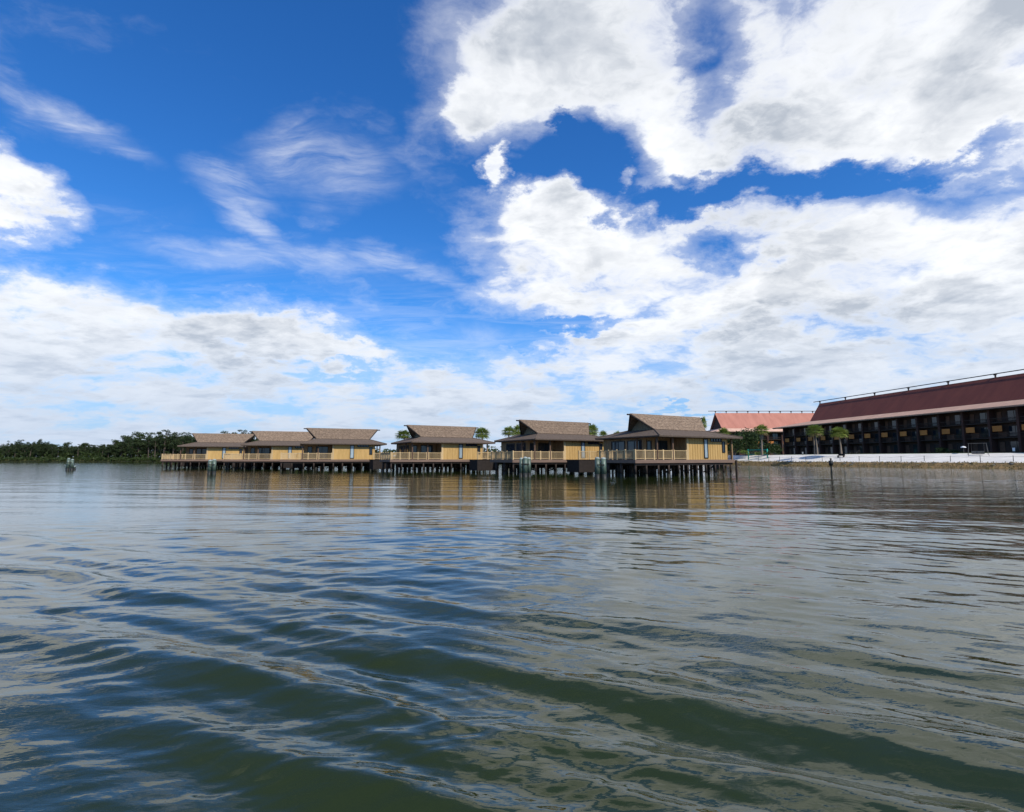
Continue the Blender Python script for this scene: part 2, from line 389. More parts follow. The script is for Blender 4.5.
# ------------------------------------------------------------------ land
SHORE = [(420, -60), (260, 10), (165, 60), (122, 88), (108, 104), (97, 120), (90, 137), (82, 157), (77, 185), (62, 212), (20, 235), (-60, 275),
         (-140, 340), (-270, 385), (-400, 388), (-600, 400), (-1100, 430), (-2500, 600)]
def resample(pts, step):
    out = []
    for (a, b) in zip(pts[:-1], pts[1:]):
        L = math.dist(a, b); st_ = min(step*max(1, L/150), L); n = max(1, int(L/st_))
        for i in range(n): out.append((a[0]+(b[0]-a[0])*i/n, a[1]+(b[1]-a[1])*i/n))
    out.append(pts[-1]); return out
SH = resample(SHORE, 2.5)
for _ in range(6): SH = [SH[0]]+[((SH[i-1][0]+2*SH[i][0]+SH[i+1][0])/4, (SH[i-1][1]+2*SH[i][1]+SH[i+1][1])/4) for i in range(1, len(SH)-1)]+[SH[-1]]
SHN = []
for i in range(len(SH)):
    a = SH[max(0, i-3)]; b = SH[min(len(SH)-1, i+3)]
    dx, dy = b[0]-a[0], b[1]-a[1]; L = math.hypot(dx, dy); SHN.append((dy/L, -dx/L))   # inland
PROF = [(-6, -1.6), (-1, -.25), (0.3, .12), (1.4, .65), (2.6, 1.2), (5, 1.75), (8, 2.5), (12, 3.2), (13.2, 3.38), (15, 3.5)]
def pz(off):
    for (a, b) in zip(PROF[:-1], PROF[1:]):
        if off <= b[0]: return a[1]+(b[1]-a[1])*(off-a[0])/(b[0]-a[0])
    return 3.5
rl = random.Random(3)
NI = min(range(len(SH)), key=lambda i: math.dist(SH[i], (62, 212)))
def strip(name, offs, m, z_extra=0, jit=.25, i0=0, i1=None):
    i1 = len(SH) if i1 is None else i1
    mb = MB(); n = len(offs); vs = []
    for i in range(i0, i1):
        p, nn = SH[i], SHN[i]
        wob = .45*math.sin(i*.9)+.35*math.sin(i*2.3+1)
        for o in offs:
            oo = o+(wob if o < 60 else 0); zz_ = pz(o)+(rl.uniform(-1, 1)*.06 if 0 < o < 14 and o != 2.6 and o != 13.2 else 0)
            vs.append((p[0]+nn[0]*oo, p[1]+nn[1]*oo, zz_+z_extra))
    fs = [(i*n+k, i*n+k+1, (i+1)*n+k+1, (i+1)*n+k) for i in range(i1-i0-1) for k in range(n-1)]
    fs = [f[::-1] for f in fs]
    mb.faces(vs, fs); o = mb.build(name, m, smooth=True); o['kind'] = 'structure'; return o
M['sand'] = mat('beach_sand', (.78, .73, .65), (.62, .58, .51), .35, .95, .3, 6, .1)
M['bank'] = mat('muddy_bank', (.30, .19, .085), (.07, .062, .035), 1.1, .9, .5, 4, .1)
M['lawn'] = mat('lawn', (.075, .12, .025), (.045, .075, .018), .8, .9, .5, 6, .1)
strip('shore_bank', [-6, -1, .3, 1.4, 2.6], M['bank'], i1=NI+1)
M['bankside'] = mat('grassy_bank', (.030, .034, .014), (.014, .018, .009), .5, .95, .5, 4, .1)
strip('beach', [2.6, 5, 8, 12, 13.2], M['sand'], i1=NI+1)
strip('far_bank', [2.6, 5, 8, 12, 13.2], M['bankside'], i0=NI)
strip('far_shore', [-6, -1, .3, 1.4, 2.6], M['bankside'], i0=NI)
strip('lawn', [13.2, 15, 30, 80, 300, 2500], M['lawn'])
def shore_at(px, lo=90, hi=260):
    """index of the shoreline point seen at this azimuth"""
    t = (px-512)/512; best = None
    for i, (a, b) in enumerate(SH):
        if b > lo and (best is None or abs(a/b-t) < best[0]): best = (abs(a/b-t), i)
    return best[1]
def on_land(i, off):
    p, n = SH[i], SHN[i]; wob = .45*math.sin(i*.9)+.35*math.sin(i*2.3+1)
    return (p[0]+n[0]*(off+wob), p[1]+n[1]*(off+wob), pz(off))

# ------------------------------------------------------------------ overwater bungalow
DZ = 1.93            # deck level
def seg_rail(root, pts, ht=1.05, n_between=1.45):
    """one straight railing between two points: balusters and rails, posts as sub-parts"""
    (x0, y0), (x1, y1) = pts; L = math.hypot(x1-x0, y1-y0); ux, uy = (x1-x0)/L, (y1-y0)/L
    mb = MB(); th = math.atan2(uy, ux)
    def bar(a, b, za, zb, hw):
        A = (x0+ux*a, y0+uy*a); B = (x0+ux*b, y0+uy*b); px_, py_ = -uy*hw, ux*hw
        vs = [(A[0]-px_, A[1]-py_, za), (B[0]-px_, B[1]-py_, za), (B[0]+px_, B[1]+py_, za), (A[0]+px_, A[1]+py_, za)]
        vs += [(v[0], v[1], zb) for v in vs]
        mb.faces(vs, [(3,2,1,0),(4,5,6,7),(0,1,5,4),(1,2,6,5),(2,3,7,6),(3,0,4,7)])
    bar(0, L, DZ+ht-.07, DZ+ht, .06); bar(0, L, DZ+.09, DZ+.15, .03)
    k = int(L/.17)
    for i in range(1, k): bar(i*L/k-.022, i*L/k+.022, DZ+.15, DZ+ht-.07, .018)
    r = mb.build('railing', M['rail'], root)
    n = max(1, round(L/n_between))
    for i in range(n+1):
        pm = MB(); a = i*L/n; cx, cy = x0+ux*a, y0+uy*a
        pm.box(cx-.07, cx+.07, cy-.07, cy+.07, DZ+.003, DZ+ht+.08)
        pm.build('railing_post', M['rail'], r)
    return r
def window(root, face, a0, a1, z0, z1, pos, name='window', split=1, glass='glass', proud=.06):
    """face 'front' => in plane y=pos looking -y ; 'left' => x=pos looking -x ; 'right' => +x"""
    def bx(mb, a, b, c, d, t0, t1):
        if face == 'front': mb.box(a, b, pos-t1, pos-t0, c, d)
        elif face == 'left': mb.box(pos-t1, pos-t0, a, b, c, d)
        else: mb.box(pos+t0, pos+t1, a, b, c, d)
    fr = MB(); q = .10
    bx(fr, a0-q, a0, z0-q, z1+q, .002, proud); bx(fr, a1, a1+q, z0-q, z1+q, .002, proud)
    bx(fr, a0, a1, z1, z1+q, .002, proud); bx(fr, a0, a1, z0-q, z0, .002, proud)
    for i in range(1, split):
        c = a0+(a1-a0)*i/split; bx(fr, c-.035, c+.035, z0, z1, .012, proud-.005)
    o = fr.build(name, M['frame'], root)
    g = MB(); bx(g, a0, a1, z0, z1, .004, .010); g.build('pane', M[glass], o)
    return o
def board_wall(mb, p0, p1, z0, z1, th=.12, bat=.42, mi=0):
    """wall of boards with battens on its outer side (right-hand side of p0->p1)"""
    L = math.dist(p0, p1); ux, uy = (p1[0]-p0[0])/L, (p1[1]-p0[1])/L; nx, ny = uy, -ux
    def slabq(a, b, t0, t1, za, zb):
        vs = [(p0[0]+ux*q+nx*t, p0[1]+uy*q+ny*t) for q, t in ((a, t1), (b, t1), (b, t0), (a, t0))]
        mb.faces([(v[0], v[1], za) for v in vs]+[(v[0], v[1], zb) for v in vs],
                 [(3,2,1,0),(4,5,6,7),(0,1,5,4),(1,2,6,5),(2,3,7,6),(3,0,4,7)], mi)
    slabq(0, L, -th, 0, z0, z1)
    n = max(1, int(L/bat))
    for i in range(n+1):
        c = min(max(i*L/n, .03), L-.03); slabq(c-.03, c+.03, .001, .035, z0+.005, z1-.005)
EX, EY, EH = 7.07, 5.6, 4.62; BL, BW, BH = 4.4, 2.2, 5.5; RL, RH = 6.15, 7.5
GX, FY, WE, WS, BY, WR = -6.35, -4.75, 6.0, -1.8, 4.75, 5.15
def make_bungalow():
    root = empty('overwater_bungalow')
    WT = 4.72
    # piles
    for ix, xx in enumerate([-9.8, -8.2, -6.4, -4.8, -3.2, -1.7, -.2, 1.4, 3.0, 4.5, 5.8]):
        for iy, yy in enumerate([FY+.12, -2.4, -.2, 2.0, 4.2]):
            if xx < -6.5 and iy > 2: continue
            mb = MB(); r_ = (.115 if iy == 0 else .15)+.02*((ix*3+iy) % 3)
            mb.tube((xx, yy, -1.5), (xx, yy, .35), r_, r_, 8, 1); mb.tube((xx, yy, .35), (xx, yy, DZ-.42), r_, r_*.97, 8, 0)
            mb.build('pile', [M['pile'], M['wetpile']], root, True)
    mb = MB()
    for yy in [FY+.12, -2.4, -.2, 2.0, 4.2]: mb.box(-9.9 if yy < 2 else -6.5, 6.1, yy-.10, yy+.12, DZ-.62, DZ-.39)
    mb.box(-6.4, 5.9, 4.33, 4.43, .62, 1.5)  # dark board added at the back to shade the bright gaps between piles
    for i in range(4): # cross braces on far rows
        xx = -6+3.2*i; mb.tube((xx, -2.4, .4), (xx+2.4, -2.4, 1.3), .08, .08, 6); mb.tube((xx+2.4, -.2, .4), (xx, -.2, 1.3), .08, .08, 6)
    mb.build('cap_beams_and_shade_board', M['dark'], root)
    mb = MB(); mb.box(-10.0, 6.2, FY-.10, 1.2, DZ-.10, DZ); mb.box(GX-.1, 6.2, 1.203, BY+.05, DZ-.10, DZ)
    mb.build('deck', M['deck'], root)
    mb = MB(); mb.box(-10.0, 6.2, FY-.17, FY-.103, DZ-.38, DZ-.008); mb.box(-10.07, -10.003, FY-.17, 1.2, DZ-.38, DZ-.008); mb.box(6.203, 6.26, FY-.17, BY, DZ-.38, DZ-.008)
    mb.build('fascia', M['fascia'], root)
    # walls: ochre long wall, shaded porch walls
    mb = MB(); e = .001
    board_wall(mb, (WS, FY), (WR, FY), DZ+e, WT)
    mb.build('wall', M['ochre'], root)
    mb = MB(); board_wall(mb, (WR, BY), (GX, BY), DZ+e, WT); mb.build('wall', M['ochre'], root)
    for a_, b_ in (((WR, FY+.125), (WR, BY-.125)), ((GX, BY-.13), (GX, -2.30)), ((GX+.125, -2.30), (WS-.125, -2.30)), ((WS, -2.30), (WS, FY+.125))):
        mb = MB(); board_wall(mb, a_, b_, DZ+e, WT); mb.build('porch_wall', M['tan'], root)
    mb = MB(); mb.box(WS-.14, WS+.14, FY-.06, FY-.002+.14, DZ+e, WT-.002); mb.build('corner_board', M['rail'], root)
    mb = MB(); mb.box(-9.2*0+GX-.35, WE+.1, FY-.06, FY+.06, WT-.30, WT-.01); mb.box(GX-.35, GX-.23, FY+.065, BY, WT-.30, WT-.01)
    mb.build('eave_beam', M['brown'], root)
    mb = MB(); mb.box(GX+.2, WS-.3, FY+.2, -2.45, WT-.08, WT); mb.build('porch_ceiling', M['brown'], root)
    # porch posts
    for xx, yy in ((GX-.29, FY), (-4.2, FY), (GX-.29, -1.6), (WE, FY), (WE, -1.0)):
        mb = MB().box(xx-.09, xx+.09, yy-.09, yy+.09, DZ+.002, WT-.302 if yy == FY or xx < 0 else WT); mb.build('porch_post', M['brown' if xx < 0 else 'tan'], root)
    mb = MB().box(6.27, 6.45, FY-.4, FY-.2, -1.4, DZ-.05); mb.build('corner_pile', M['pile'], root)
    # windows and doors
    window(root, 'front', 1.05, 1.55, DZ+.25, DZ+2.35, FY-.036, 'tall_window', 1, 'paleglass')
    window(root, 'front', 4.3, 4.62, DZ+.95, DZ+2.1, FY-.036, 'narrow_window') if WE > 5.8 else None
    for i in range(4): window(root, 'front', 2.25+.47*i, 2.58+.47*i, DZ+2.22, DZ+2.56, FY-.036, 'clerestory_window')
    for a in (-2.1, .75): window(root, 'left', a+.1, a+2.3, DZ+.12, DZ+2.15, GX-.036, 'sliding_door', 2)
    window(root, 'front', -5.75, -5.2, DZ+1.1, DZ+2.1, -2.336, 'window')
    window(root, 'front', -4.4, -2.6, DZ+.08, DZ+2.15, -2.336, 'sliding_door', 2)
    window(root, 'right', -2.5, -1.5, DZ+.9, DZ+2.1, WR+.036, 'window')
    d = MB().box(WR+.037, WR+.09, .2, 1.15, DZ+.02, DZ+2.1).build('door', M['brown'], root)
    MB().tube((WR+.09, .32, DZ+1), (WR+.16, .32, DZ+1), .03, .03, 6).build('handle', M['frame'], d)
    # roofs
    mb = MB()
    e0 = [(-EX, -EY, EH), (EX, -EY, EH), (EX, EY, EH), (-EX, EY, EH)]; b0 = [(-BL, -BW, BH), (BL, -BW, BH), (BL, BW, BH), (-BL, BW, BH)]
    for i in range(4):
        j = (i+1) % 4
        A, B, C, D_ = [Vector(q) for q in (e0[i], e0[j], b0[j], b0[i])]
        mb.slab([A, B, C, D_], .16)
    for i in range(4): # hip caps
        mb.tube(Vector(e0[i])+Vector((0, 0, .03)), Vector(b0[i])+Vector((0, 0, .03)), .07, .07, 6)
    mb.build('eave_roof', M['apron'], root)
    up = MB()
    for s_ in (-1, 1):
        rows = 5
        a0, a1 = Vector((-BL-.02, s_*(BW+.08), BH+.02)), Vector((BL+.02, s_*(BW+.08), BH+.02)); r0, r1 = Vector((-RL, 0, RH)), Vector((RL, 0, RH))
        for k in range(rows):   # courses with a small step
            f0, f1 = k/rows, (k+1)/rows
            lift = Vector((0, s_*.006, .012))
            p = [a0.lerp(r0, f0)+lift, a1.lerp(r1, f0)+lift, a1.lerp(r1, f1), a0.lerp(r0, f1)]
            if s_ > 0: p.reverse()
            up.slab(p, .14)
    rf = up.build('roof', M['shingle'], root)
    MB().tube((-RL-.45, 0, RH-.16), (RL+.45, 0, RH-.16), .09, .09, 8).build('ridge_pole', M['dark'], rf)
    for s_ in (-1, 1):
        bb = MB()
        for q in (-1, 1): bb.tube((s_*(BL+.05), q*(BW+.02), BH-.05), (s_*(RL-.02), 0, RH-.18), .08, .08, 6)
        bb.build('barge_board', M['dark'], rf)
        g = MB(); xg = s_*(BL-.25)
        g.faces([(xg, -BW+.1, BH-.1), (xg, BW-.1, BH-.1), (xg, 0, RH-.25), (xg+s_*.08, -BW+.1, BH-.1), (xg+s_*.08, BW-.1, BH-.1), (xg+s_*.08, 0, RH-.25)],
                [(0, 1, 2), (5, 4, 3), (0, 3, 4, 1), (1, 4, 5, 2), (2, 5, 3, 0)])
        for k in range(1, 8):
            yy = -BW+.1+k*(2*BW-.2)/8; hh = (1-abs(yy)/(BW-.1))*(RH-BH-.15)
            g.box(min(xg+s_*.082, xg+s_*.12), max(xg+s_*.082, xg+s_*.12), yy-.04, yy+.04, BH-.08, BH-.1+hh)
        g.build('gable_panel', M['gable'], root)
    # railings
    seg_rail(root, ((-9.9, FY), (-4.35, FY))); seg_rail(root, ((-4.05, FY), (WS-.22, FY)))
    seg_rail(root, ((-9.9, FY+.16), (-9.9, 1.1)))
    seg_rail(root, ((-9.75, 1.1), (GX-.1, 1.1))); seg_rail(root, ((WE+.15, FY+.16), (WE+.15, -1.5)))
    # stair landing behind the gable end, dark skirted
    lm = MB(); lm.box(-10.2, -6.6, 4.9, 7.6, DZ-.12, DZ); lm.box(-10.15, -6.65, 4.95, 5.03, .35, DZ-.123); lm.box(-10.15, -10.07, 5.035, 7.5, .35, DZ-.123)
    ld = lm.build('landing', M['dark'], root)
    seg_rail(root, ((-10.1, 4.98), (-6.8, 4.98)))
    return root
B = make_bungalow()
SPOTS = [(19.6, 64.7, 29.6), (6.3, 74.6, 30.2), (-11.6, 85.4, 28.7), (-30.7, 92.9, 22.3), (-45.2, 102.4, 18.5), (-62.5, 111.3, 15.6)]
BLAB = ['nearest overwater bungalow, its whole end gable showing, behind the pair of green pilings',
        'tan overwater bungalow behind the green piling cluster with three posts, second from the beach',
        'overwater bungalow with palm crowns showing at both ends of its roof, third from the beach',
        'overwater bungalow with both flared roof ends in view, just left of a fan palm',
        'overwater bungalow between the leftmost one and the one with both roof ends in view',
        'leftmost and farthest overwater bungalow, its long deck railing ending against open water']
for i, (X_, Y_, a) in enumerate(SPOTS):
    o = B if i == 0 else copy_tree(B)
    o.location = (X_, Y_, 0); o.rotation_euler = (0, 0, R(a))
    tag(o, BLAB[i], 'bungalow', 'overwater bungalows on piles')

# boardwalk linking the bungalows at the back
def boardwalk():
    root = empty('boardwalk', (0, 0, 0)); pts = []
    for X_, Y_, a in SPOTS:
        a = R(a); pts.append((X_-math.sin(a)*9.0+math.cos(a)*0, Y_+math.cos(a)*9.0))
    pts = [(48, 118)]+[(pts[0][0]+8, pts[0][1]+6)]+pts; pts = [(78, 190)]+pts
    dk = MB(); rp = MB(); pl = []
    for a, b in zip(pts[:-1], pts[1:]):
        a = Vector((*a, 0)); b = Vector((*b, 0)); u = (b-a).normalized(); n = Vector((-u.y, u.x, 0)); L = (b-a).length
        a2 = a-u*.3; b2 = b+u*.3
        up = Vector((0, 0, 1.75+.004*len(pl)))
        dk.slab([a2+n*1.2+up, b2+n*1.2+up, b2-n*1.2+up, a2-n*1.2+up], .3)
        k = int(L/4)
        for i in range(k):
            for s_ in (-1, 1):
                c = a+u*(i*L/k)+n*s_*1.0; pl.append(c)
                rp.box(c.x-.05, c.x+.05, c.y-.05, c.y+.05, 1.8, 2.85)
        for s_ in (-1, 1): rp.tube(a+n*s_+Vector((0, 0, 2.82)), b+n*s_+Vector((0, 0, 2.82)), .05, .05, 6)
    dk.build('deck', M['deck'], root); rp.build('railing', M['rail'], root)
    for c in pl[:96]: MB().tube((c.x, c.y, -1.2), (c.x, c.y, 1.5), .14, .13, 7).build('pile', M['pile'], root, True)
    tag(root, 'long raised boardwalk on piles running behind the row of bungalows to the beach', 'boardwalk')
boardwalk()

# ------------------------------------------------------------------ mooring pilings
def dolphin(loc, ht, offs, label, rz=0, sc=1.0):
    root = empty('piling_cluster', (loc[0], loc[1], 0), rz)
    for i, (a, b, h, rr) in enumerate(offs):
        mb = MB(); tx, ty = a*.86, b*.86; H = ht*h
        def P_(q): return (a+(tx-a)*q, b+(ty-b)*q, -1.2+(H+1.2)*q)
        q1 = (.42+1.2)/(H+1.2)
        mb.tube(P_(0), P_(q1), rr*1.04, rr*1.03, 14, 1); mb.tube(P_(q1), P_(.97), rr, rr*.94, 14, 0)
        o = mb.build('piling', [M['green'], M['black']], root, True)
        mb = MB(); mb.tube(P_(.97), P_(1.0), rr*.97, rr*.80, 14); mb.tube(P_(1.0), P_(1.02), rr*.80, rr*.2, 14); mb.build('cap', M['pale'], o, False)
    mb = MB(); zc = ht*.62
    for k in range(3):
        n = 20; R_ = .46*sc
        for i in range(n):
            t0, t1 = 2*math.pi*i/n, 2*math.pi*(i+1)/n
            mb.tube((R_*math.cos(t0), R_*math.sin(t0), zc+.05*k), (R_*math.cos(t1), R_*math.sin(t1), zc+.05*k), .018, .018, 5)
    mb.build('cable_wrap', M['dark'], root)
    tag(root, label, 'pilings', 'mooring pilings standing in the lake'); return root
def wpos(px, Y): return ((px-512)/512*Y*1.0, Y)
def yw(py): # forward distance of a water point seen on this row
    t = (406-py)/F; c, s_ = math.cos(PITCH), math.sin(PITCH)
    return 2.0*(c-t*s_)/-(s_+t*c)
Y1 = yw(478); dolphin(((600-512)/F*Y1, Y1), 2.15, [(-.38, 0, 1, .28), (.36, -.06, .985, .28), (.02, .34, .8, .17)], 'pair of green pilings with pale caps in front of the nearest bungalow')
Y2 = yw(476.5); dolphin(((525-512)/F*Y2, Y2), 2.2, [(-.50, .10, .95, .22), (.02, -.16, 1, .28), (.52, .10, .97, .22)], 'three green pilings bound together in front of the second bungalow from the beach')
Y3 = yw(474.3); dolphin(((214.3-512)/F*Y3, Y3), 1.95, [(-.34, .05, .95, .23), (.30, -.1, 1, .23), (0, .3, .95, .2)], 'dark green pilings in front of the leftmost bungalow', .2)
Y4 = yw(470.3); dolphin(((73-512)/F*Y4, Y4), 2.1, [(-.36, .02, 1.0, .24), (.42, -.08, .93, .24), (.05, .3, .85, .2), (-.7, .2, .45, .18), (.85, .1, .35, .15)], 'grey green pilings alone on open water at far left', .1, 1.2)
Y5 = yw(471.5)
mk = empty('channel_marker', ((829-512)/F*Y5, Y5, 0))
MB().tube((0, 0, -1.2), (0, 0, 1.9), .13, .11, 10).build('post', M['black'], mk, True)
MB().tube((0, 0, .95), (0, 0, 1.75), .30, .30, 14).build('float_collar', M['black'], mk, True)
m_ = MB(); m_.tube((0, 0, 1.9), (0, 0, 2.05), .11, .16, 10); m_.tube((0, 0, 2.05), (0, 0, 2.15), .16, .03, 10); m_.build('cap', M['pile'], mk)
tag(mk, 'slim black marker post with a thick collar standing in the water before the beach', 'marker post')

# ------------------------------------------------------------------ longhouse hotels
def longhouse(loc, rz, L, ridge_x0, kink_x0, roofm, label, n_bays, bay=6.7, first=3.0, ridge_end=None, name='longhouse_hotel', bal=True, brk=5.3, RHt=20.9):
    """front wall on y=0 facing -y, ground at z=0 of the root; eave 11.4, kink 13.2, ridge 20.9"""
    root = empty(name, loc, rz); EHt, KH = 11.4, 13.1
    Dp = 20.0; re = ridge_end or L
    MB().box(2, L-1, 1.6, Dp-1, -.5, EHt+.2).build('wall', M['hotelwall'], root)
    # roof
    mb = MB()
    kx0, kx1 = kink_x0, L-2
    ev = [(-1.5, -1.6, EHt), (L+1, -1.6, EHt), (L+1, Dp+1.6, EHt), (-1.5, Dp+1.6, EHt)]; kv = [(kx0, 3, KH), (kx1, 3, KH), (kx1, Dp-3, KH), (kx0, Dp-3, KH)]
    for i in range(4):
        j = (i+1) % 4; mb.slab([ev[i], ev[j], kv[j], kv[i]], .35)
    mb.build('eave_roof', M['eave'], root)
    mb = MB()
    for s_ in (-1, 1):
        yk = 10+s_*7.4
        mb.slab([(kx0-.3, yk, KH-.1), (kx1, yk, KH-.1), (re-2, 10, RHt), (ridge_x0, 10, RHt)], .3)
        k = int((kx1-kx0)/.9)
    rf = mb.build('roof', roofm, root)
    for xg, sg in ((kx0+.6, -1), (kx1-.6, 1)):
        g = MB()
        g.faces([(xg, 3.3, KH-.2), (xg, Dp-3.3, KH-.2), (xg, 10, RHt-.6), (xg+sg*.1, 3.3, KH-.2), (xg+sg*.1, Dp-3.3, KH-.2), (xg+sg*.1, 10, RHt-.6)],
                [(0, 1, 2), (5, 4, 3), (0, 3, 4, 1), (1, 4, 5, 2), (2, 5, 3, 0)])
        g.build('gable_wall', M['maroonwall'], root)
    pole = MB(); pole.tube((ridge_x0-3.2, 10, RHt+.95), (re-1, 10, RHt+.95), .13, .13, 8); pole.build('ridge_pole', M['dark'], rf)
    nb = int((re-3-ridge_x0)/brk)
    for i in range(nb+1):
        xx = ridge_x0+.3+i*brk
        b = MB().box(xx-.14, xx+.14, 9.86, 10.14, RHt-.12, RHt+.83); b.box(xx-.35, xx+.35, 9.8, 10.2, RHt+.60, RHt+.78); b.build('ridge_bracket', M['hrail'], rf)
    MB().box(-1.2, L+.7, -1.42, -1.30, EHt-.52, EHt-.06).build('eave_board', M['dark'], root)
    FH = 3.8
    for k in range(n_bays):
        x0 = first+k*bay
        MB().box(x0-.28, x0+.28, -.3, 1.598, -.2, EHt-.35).build('column', M['maroonwall'], root)
        for fl in range(3):
            z0 = fl*FH
            win = MB(); a, b = x0+3.1, x0+6.2
            for (p, q, c, d) in ((a, a+.1, z0+.25, z0+2.9), (b-.1, b, z0+.25, z0+2.9), (a+.1, b-.1, z0+2.8, z0+2.9), (a+.1, b-.1, z0+.25, z0+.35), ((a+b)/2-.05, (a+b)/2+.05, z0+.35, z0+2.8)):
                win.box(p, q, 1.48, 1.598, c, d)
            wo = win.build('window', M['hrail'], root)
            MB().box(a+.1, b-.1, 1.52, 1.55, z0+.35, z0+2.8).build('pane', M['glass'], wo)
            if (k*3+fl) % 3 == 0: MB().box(a+.15, a+.8, 1.555, 1.58, z0+.35, z0+2.8).build('curtain', M['curtain'], wo)
            # wood panel beside the window
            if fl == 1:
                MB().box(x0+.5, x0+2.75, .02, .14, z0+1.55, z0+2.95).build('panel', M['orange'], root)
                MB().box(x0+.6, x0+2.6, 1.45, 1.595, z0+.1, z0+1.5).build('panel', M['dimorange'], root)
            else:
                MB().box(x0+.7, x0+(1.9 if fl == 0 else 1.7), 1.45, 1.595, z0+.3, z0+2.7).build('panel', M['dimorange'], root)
            if fl and bal:
                bm_ = MB(); bm_.box(x0+.3, x0+bay-.3, .0, 1.597, z0-.16, z0+.02); bm_.box(x0+.3, x0+bay-.3, -.02, .03, z0+1.0, z0+1.1)
                for q in range(24): 
                    xx = x0+.35+q*(bay-.7)/23; bm_.box(xx-.02, xx+.02, .0, .02, z0+.021, z0+1.0)
                bm_.build('balcony', M['hrail'], root)
        if k % 2 == 0: MB().box(x0-.10, x0+.10, -.36, -.302, FH+.4, FH+2.2).build('column_strip', M['grey'], root)  # plain grey strip on the front of every second column
    tag(root, label, 'hotel', 'red roofed longhouses behind the beach')
    return root
th1 = math.atan2(-.992, .123)
longhouse((110.8, 213, 3.5), th1, 122, 12.0, 16.0, M['redroof'], 'long dark three-storey hotel with a red roof in a shaded maroon tone at the right edge', 17, first=3.6, brk=13.2, RHt=20.4)
longhouse((96.6, 240, 3.5), 0, 62, 2.8, 3.2, M['pinkroof'], 'farther hotel with a red roof in a sunlit pink tone seen between palms and bungalows', 8, first=3.0)

# ------------------------------------------------------------------ vegetation
def tapered(mb, pts, rs, n=8, mi=0):
    for (a, b, r0, r1) in zip(pts[:-1], pts[1:], rs[:-1], rs[1:]): mb.tube(a, b, r0, r1, n, mi, caps=False)
def palm_proto(seed, H, cr, nf=44, full=1.0, lean=.3):
    g = random.Random(seed)
    root = empty('fan_palm'); top = Vector((g.uniform(-lean, lean), g.uniform(-lean, lean), H))
    tr = MB(); pts = [Vector((0, 0, -.3)), Vector((top.x*.15, top.y*.15, H*.35)), Vector((top.x*.5, top.y*.5, H*.7)), top]
    tapered(tr, pts, [.30, .22, .20, .24], 9); tr.build('trunk', M['palmbark'], root, True)
    lf = MB(); dd = MB()
    for i in range(nf):
        az = i*2.39996+g.uniform(-.2, .2); el = math.asin(max(-1, min(1, 1-1.75*full*(i+.5)/nf)))+g.uniform(-.12, .12)
        d = Vector((math.cos(az)*math.cos(el), math.sin(az)*math.cos(el), math.sin(el)))
        pl_ = cr*g.uniform(.42, .56); hub = top+d*pl_+Vector((0, 0, -.06*pl_))
        dead = i > nf*.93; tgt = dd if dead else lf
        tgt.tube(top, hub, .03, .018, 4)
        side = d.cross(Vector((0, 0, 1))); side = side.normalized() if side.length > .01 else Vector((1, 0, 0))
        nrm = side.cross(d).normalized(); ll = cr*g.uniform(.48, .62); nseg = 15
        droop = .35 if not dead else .8
        for k in range(nseg):
            t = (k/(nseg-1)-.5)*R(250); u = d*math.cos(t)+side*math.sin(t)+nrm*g.uniform(-.10, .10)
            u.normalize(); L_ = ll*(1-.25*abs(t)/2.2)*g.uniform(.85, 1.1); wv = u.cross(nrm).normalized()*.085*cr/2.6
            mid = hub+u*L_*.55; tip = hub+u*L_+Vector((0, 0, -droop*L_*g.uniform(.4, 1)))
            tgt.poly([hub, mid+wv, tip, mid-wv])
    lf.build('crown', M['palmleaf'], root)
    if dd.v: dd.build('dry_fronds', M['deadleaf'], root)
    root['height'] = H
    return root
def leaf_cloud(mb, g, c, rx, ry, rz, n, size, flat=.5):
    for _ in range(n):
        while True:
            p = Vector((g.uniform(-1, 1), g.uniform(-1, 1), g.uniform(-1, 1)))
            if .35 < p.length <= 1: break
        p = Vector((c[0]+p.x*rx, c[1]+p.y*ry, c[2]+p.z*rz)); s_ = size*g.uniform(.5, 1.3)
        a = Vector((g.gauss(0, 1), g.gauss(0, 1), g.gauss(0, 1)*flat)).normalized(); b = a.orthogonal().normalized()
        b = (b*math.cos(g.random()*3)+a.cross(b)*math.sin(g.random()*3)).normalized()
        mb.poly([p-a*s_, p-b*s_*.5, p+a*s_, p+b*s_*.55])
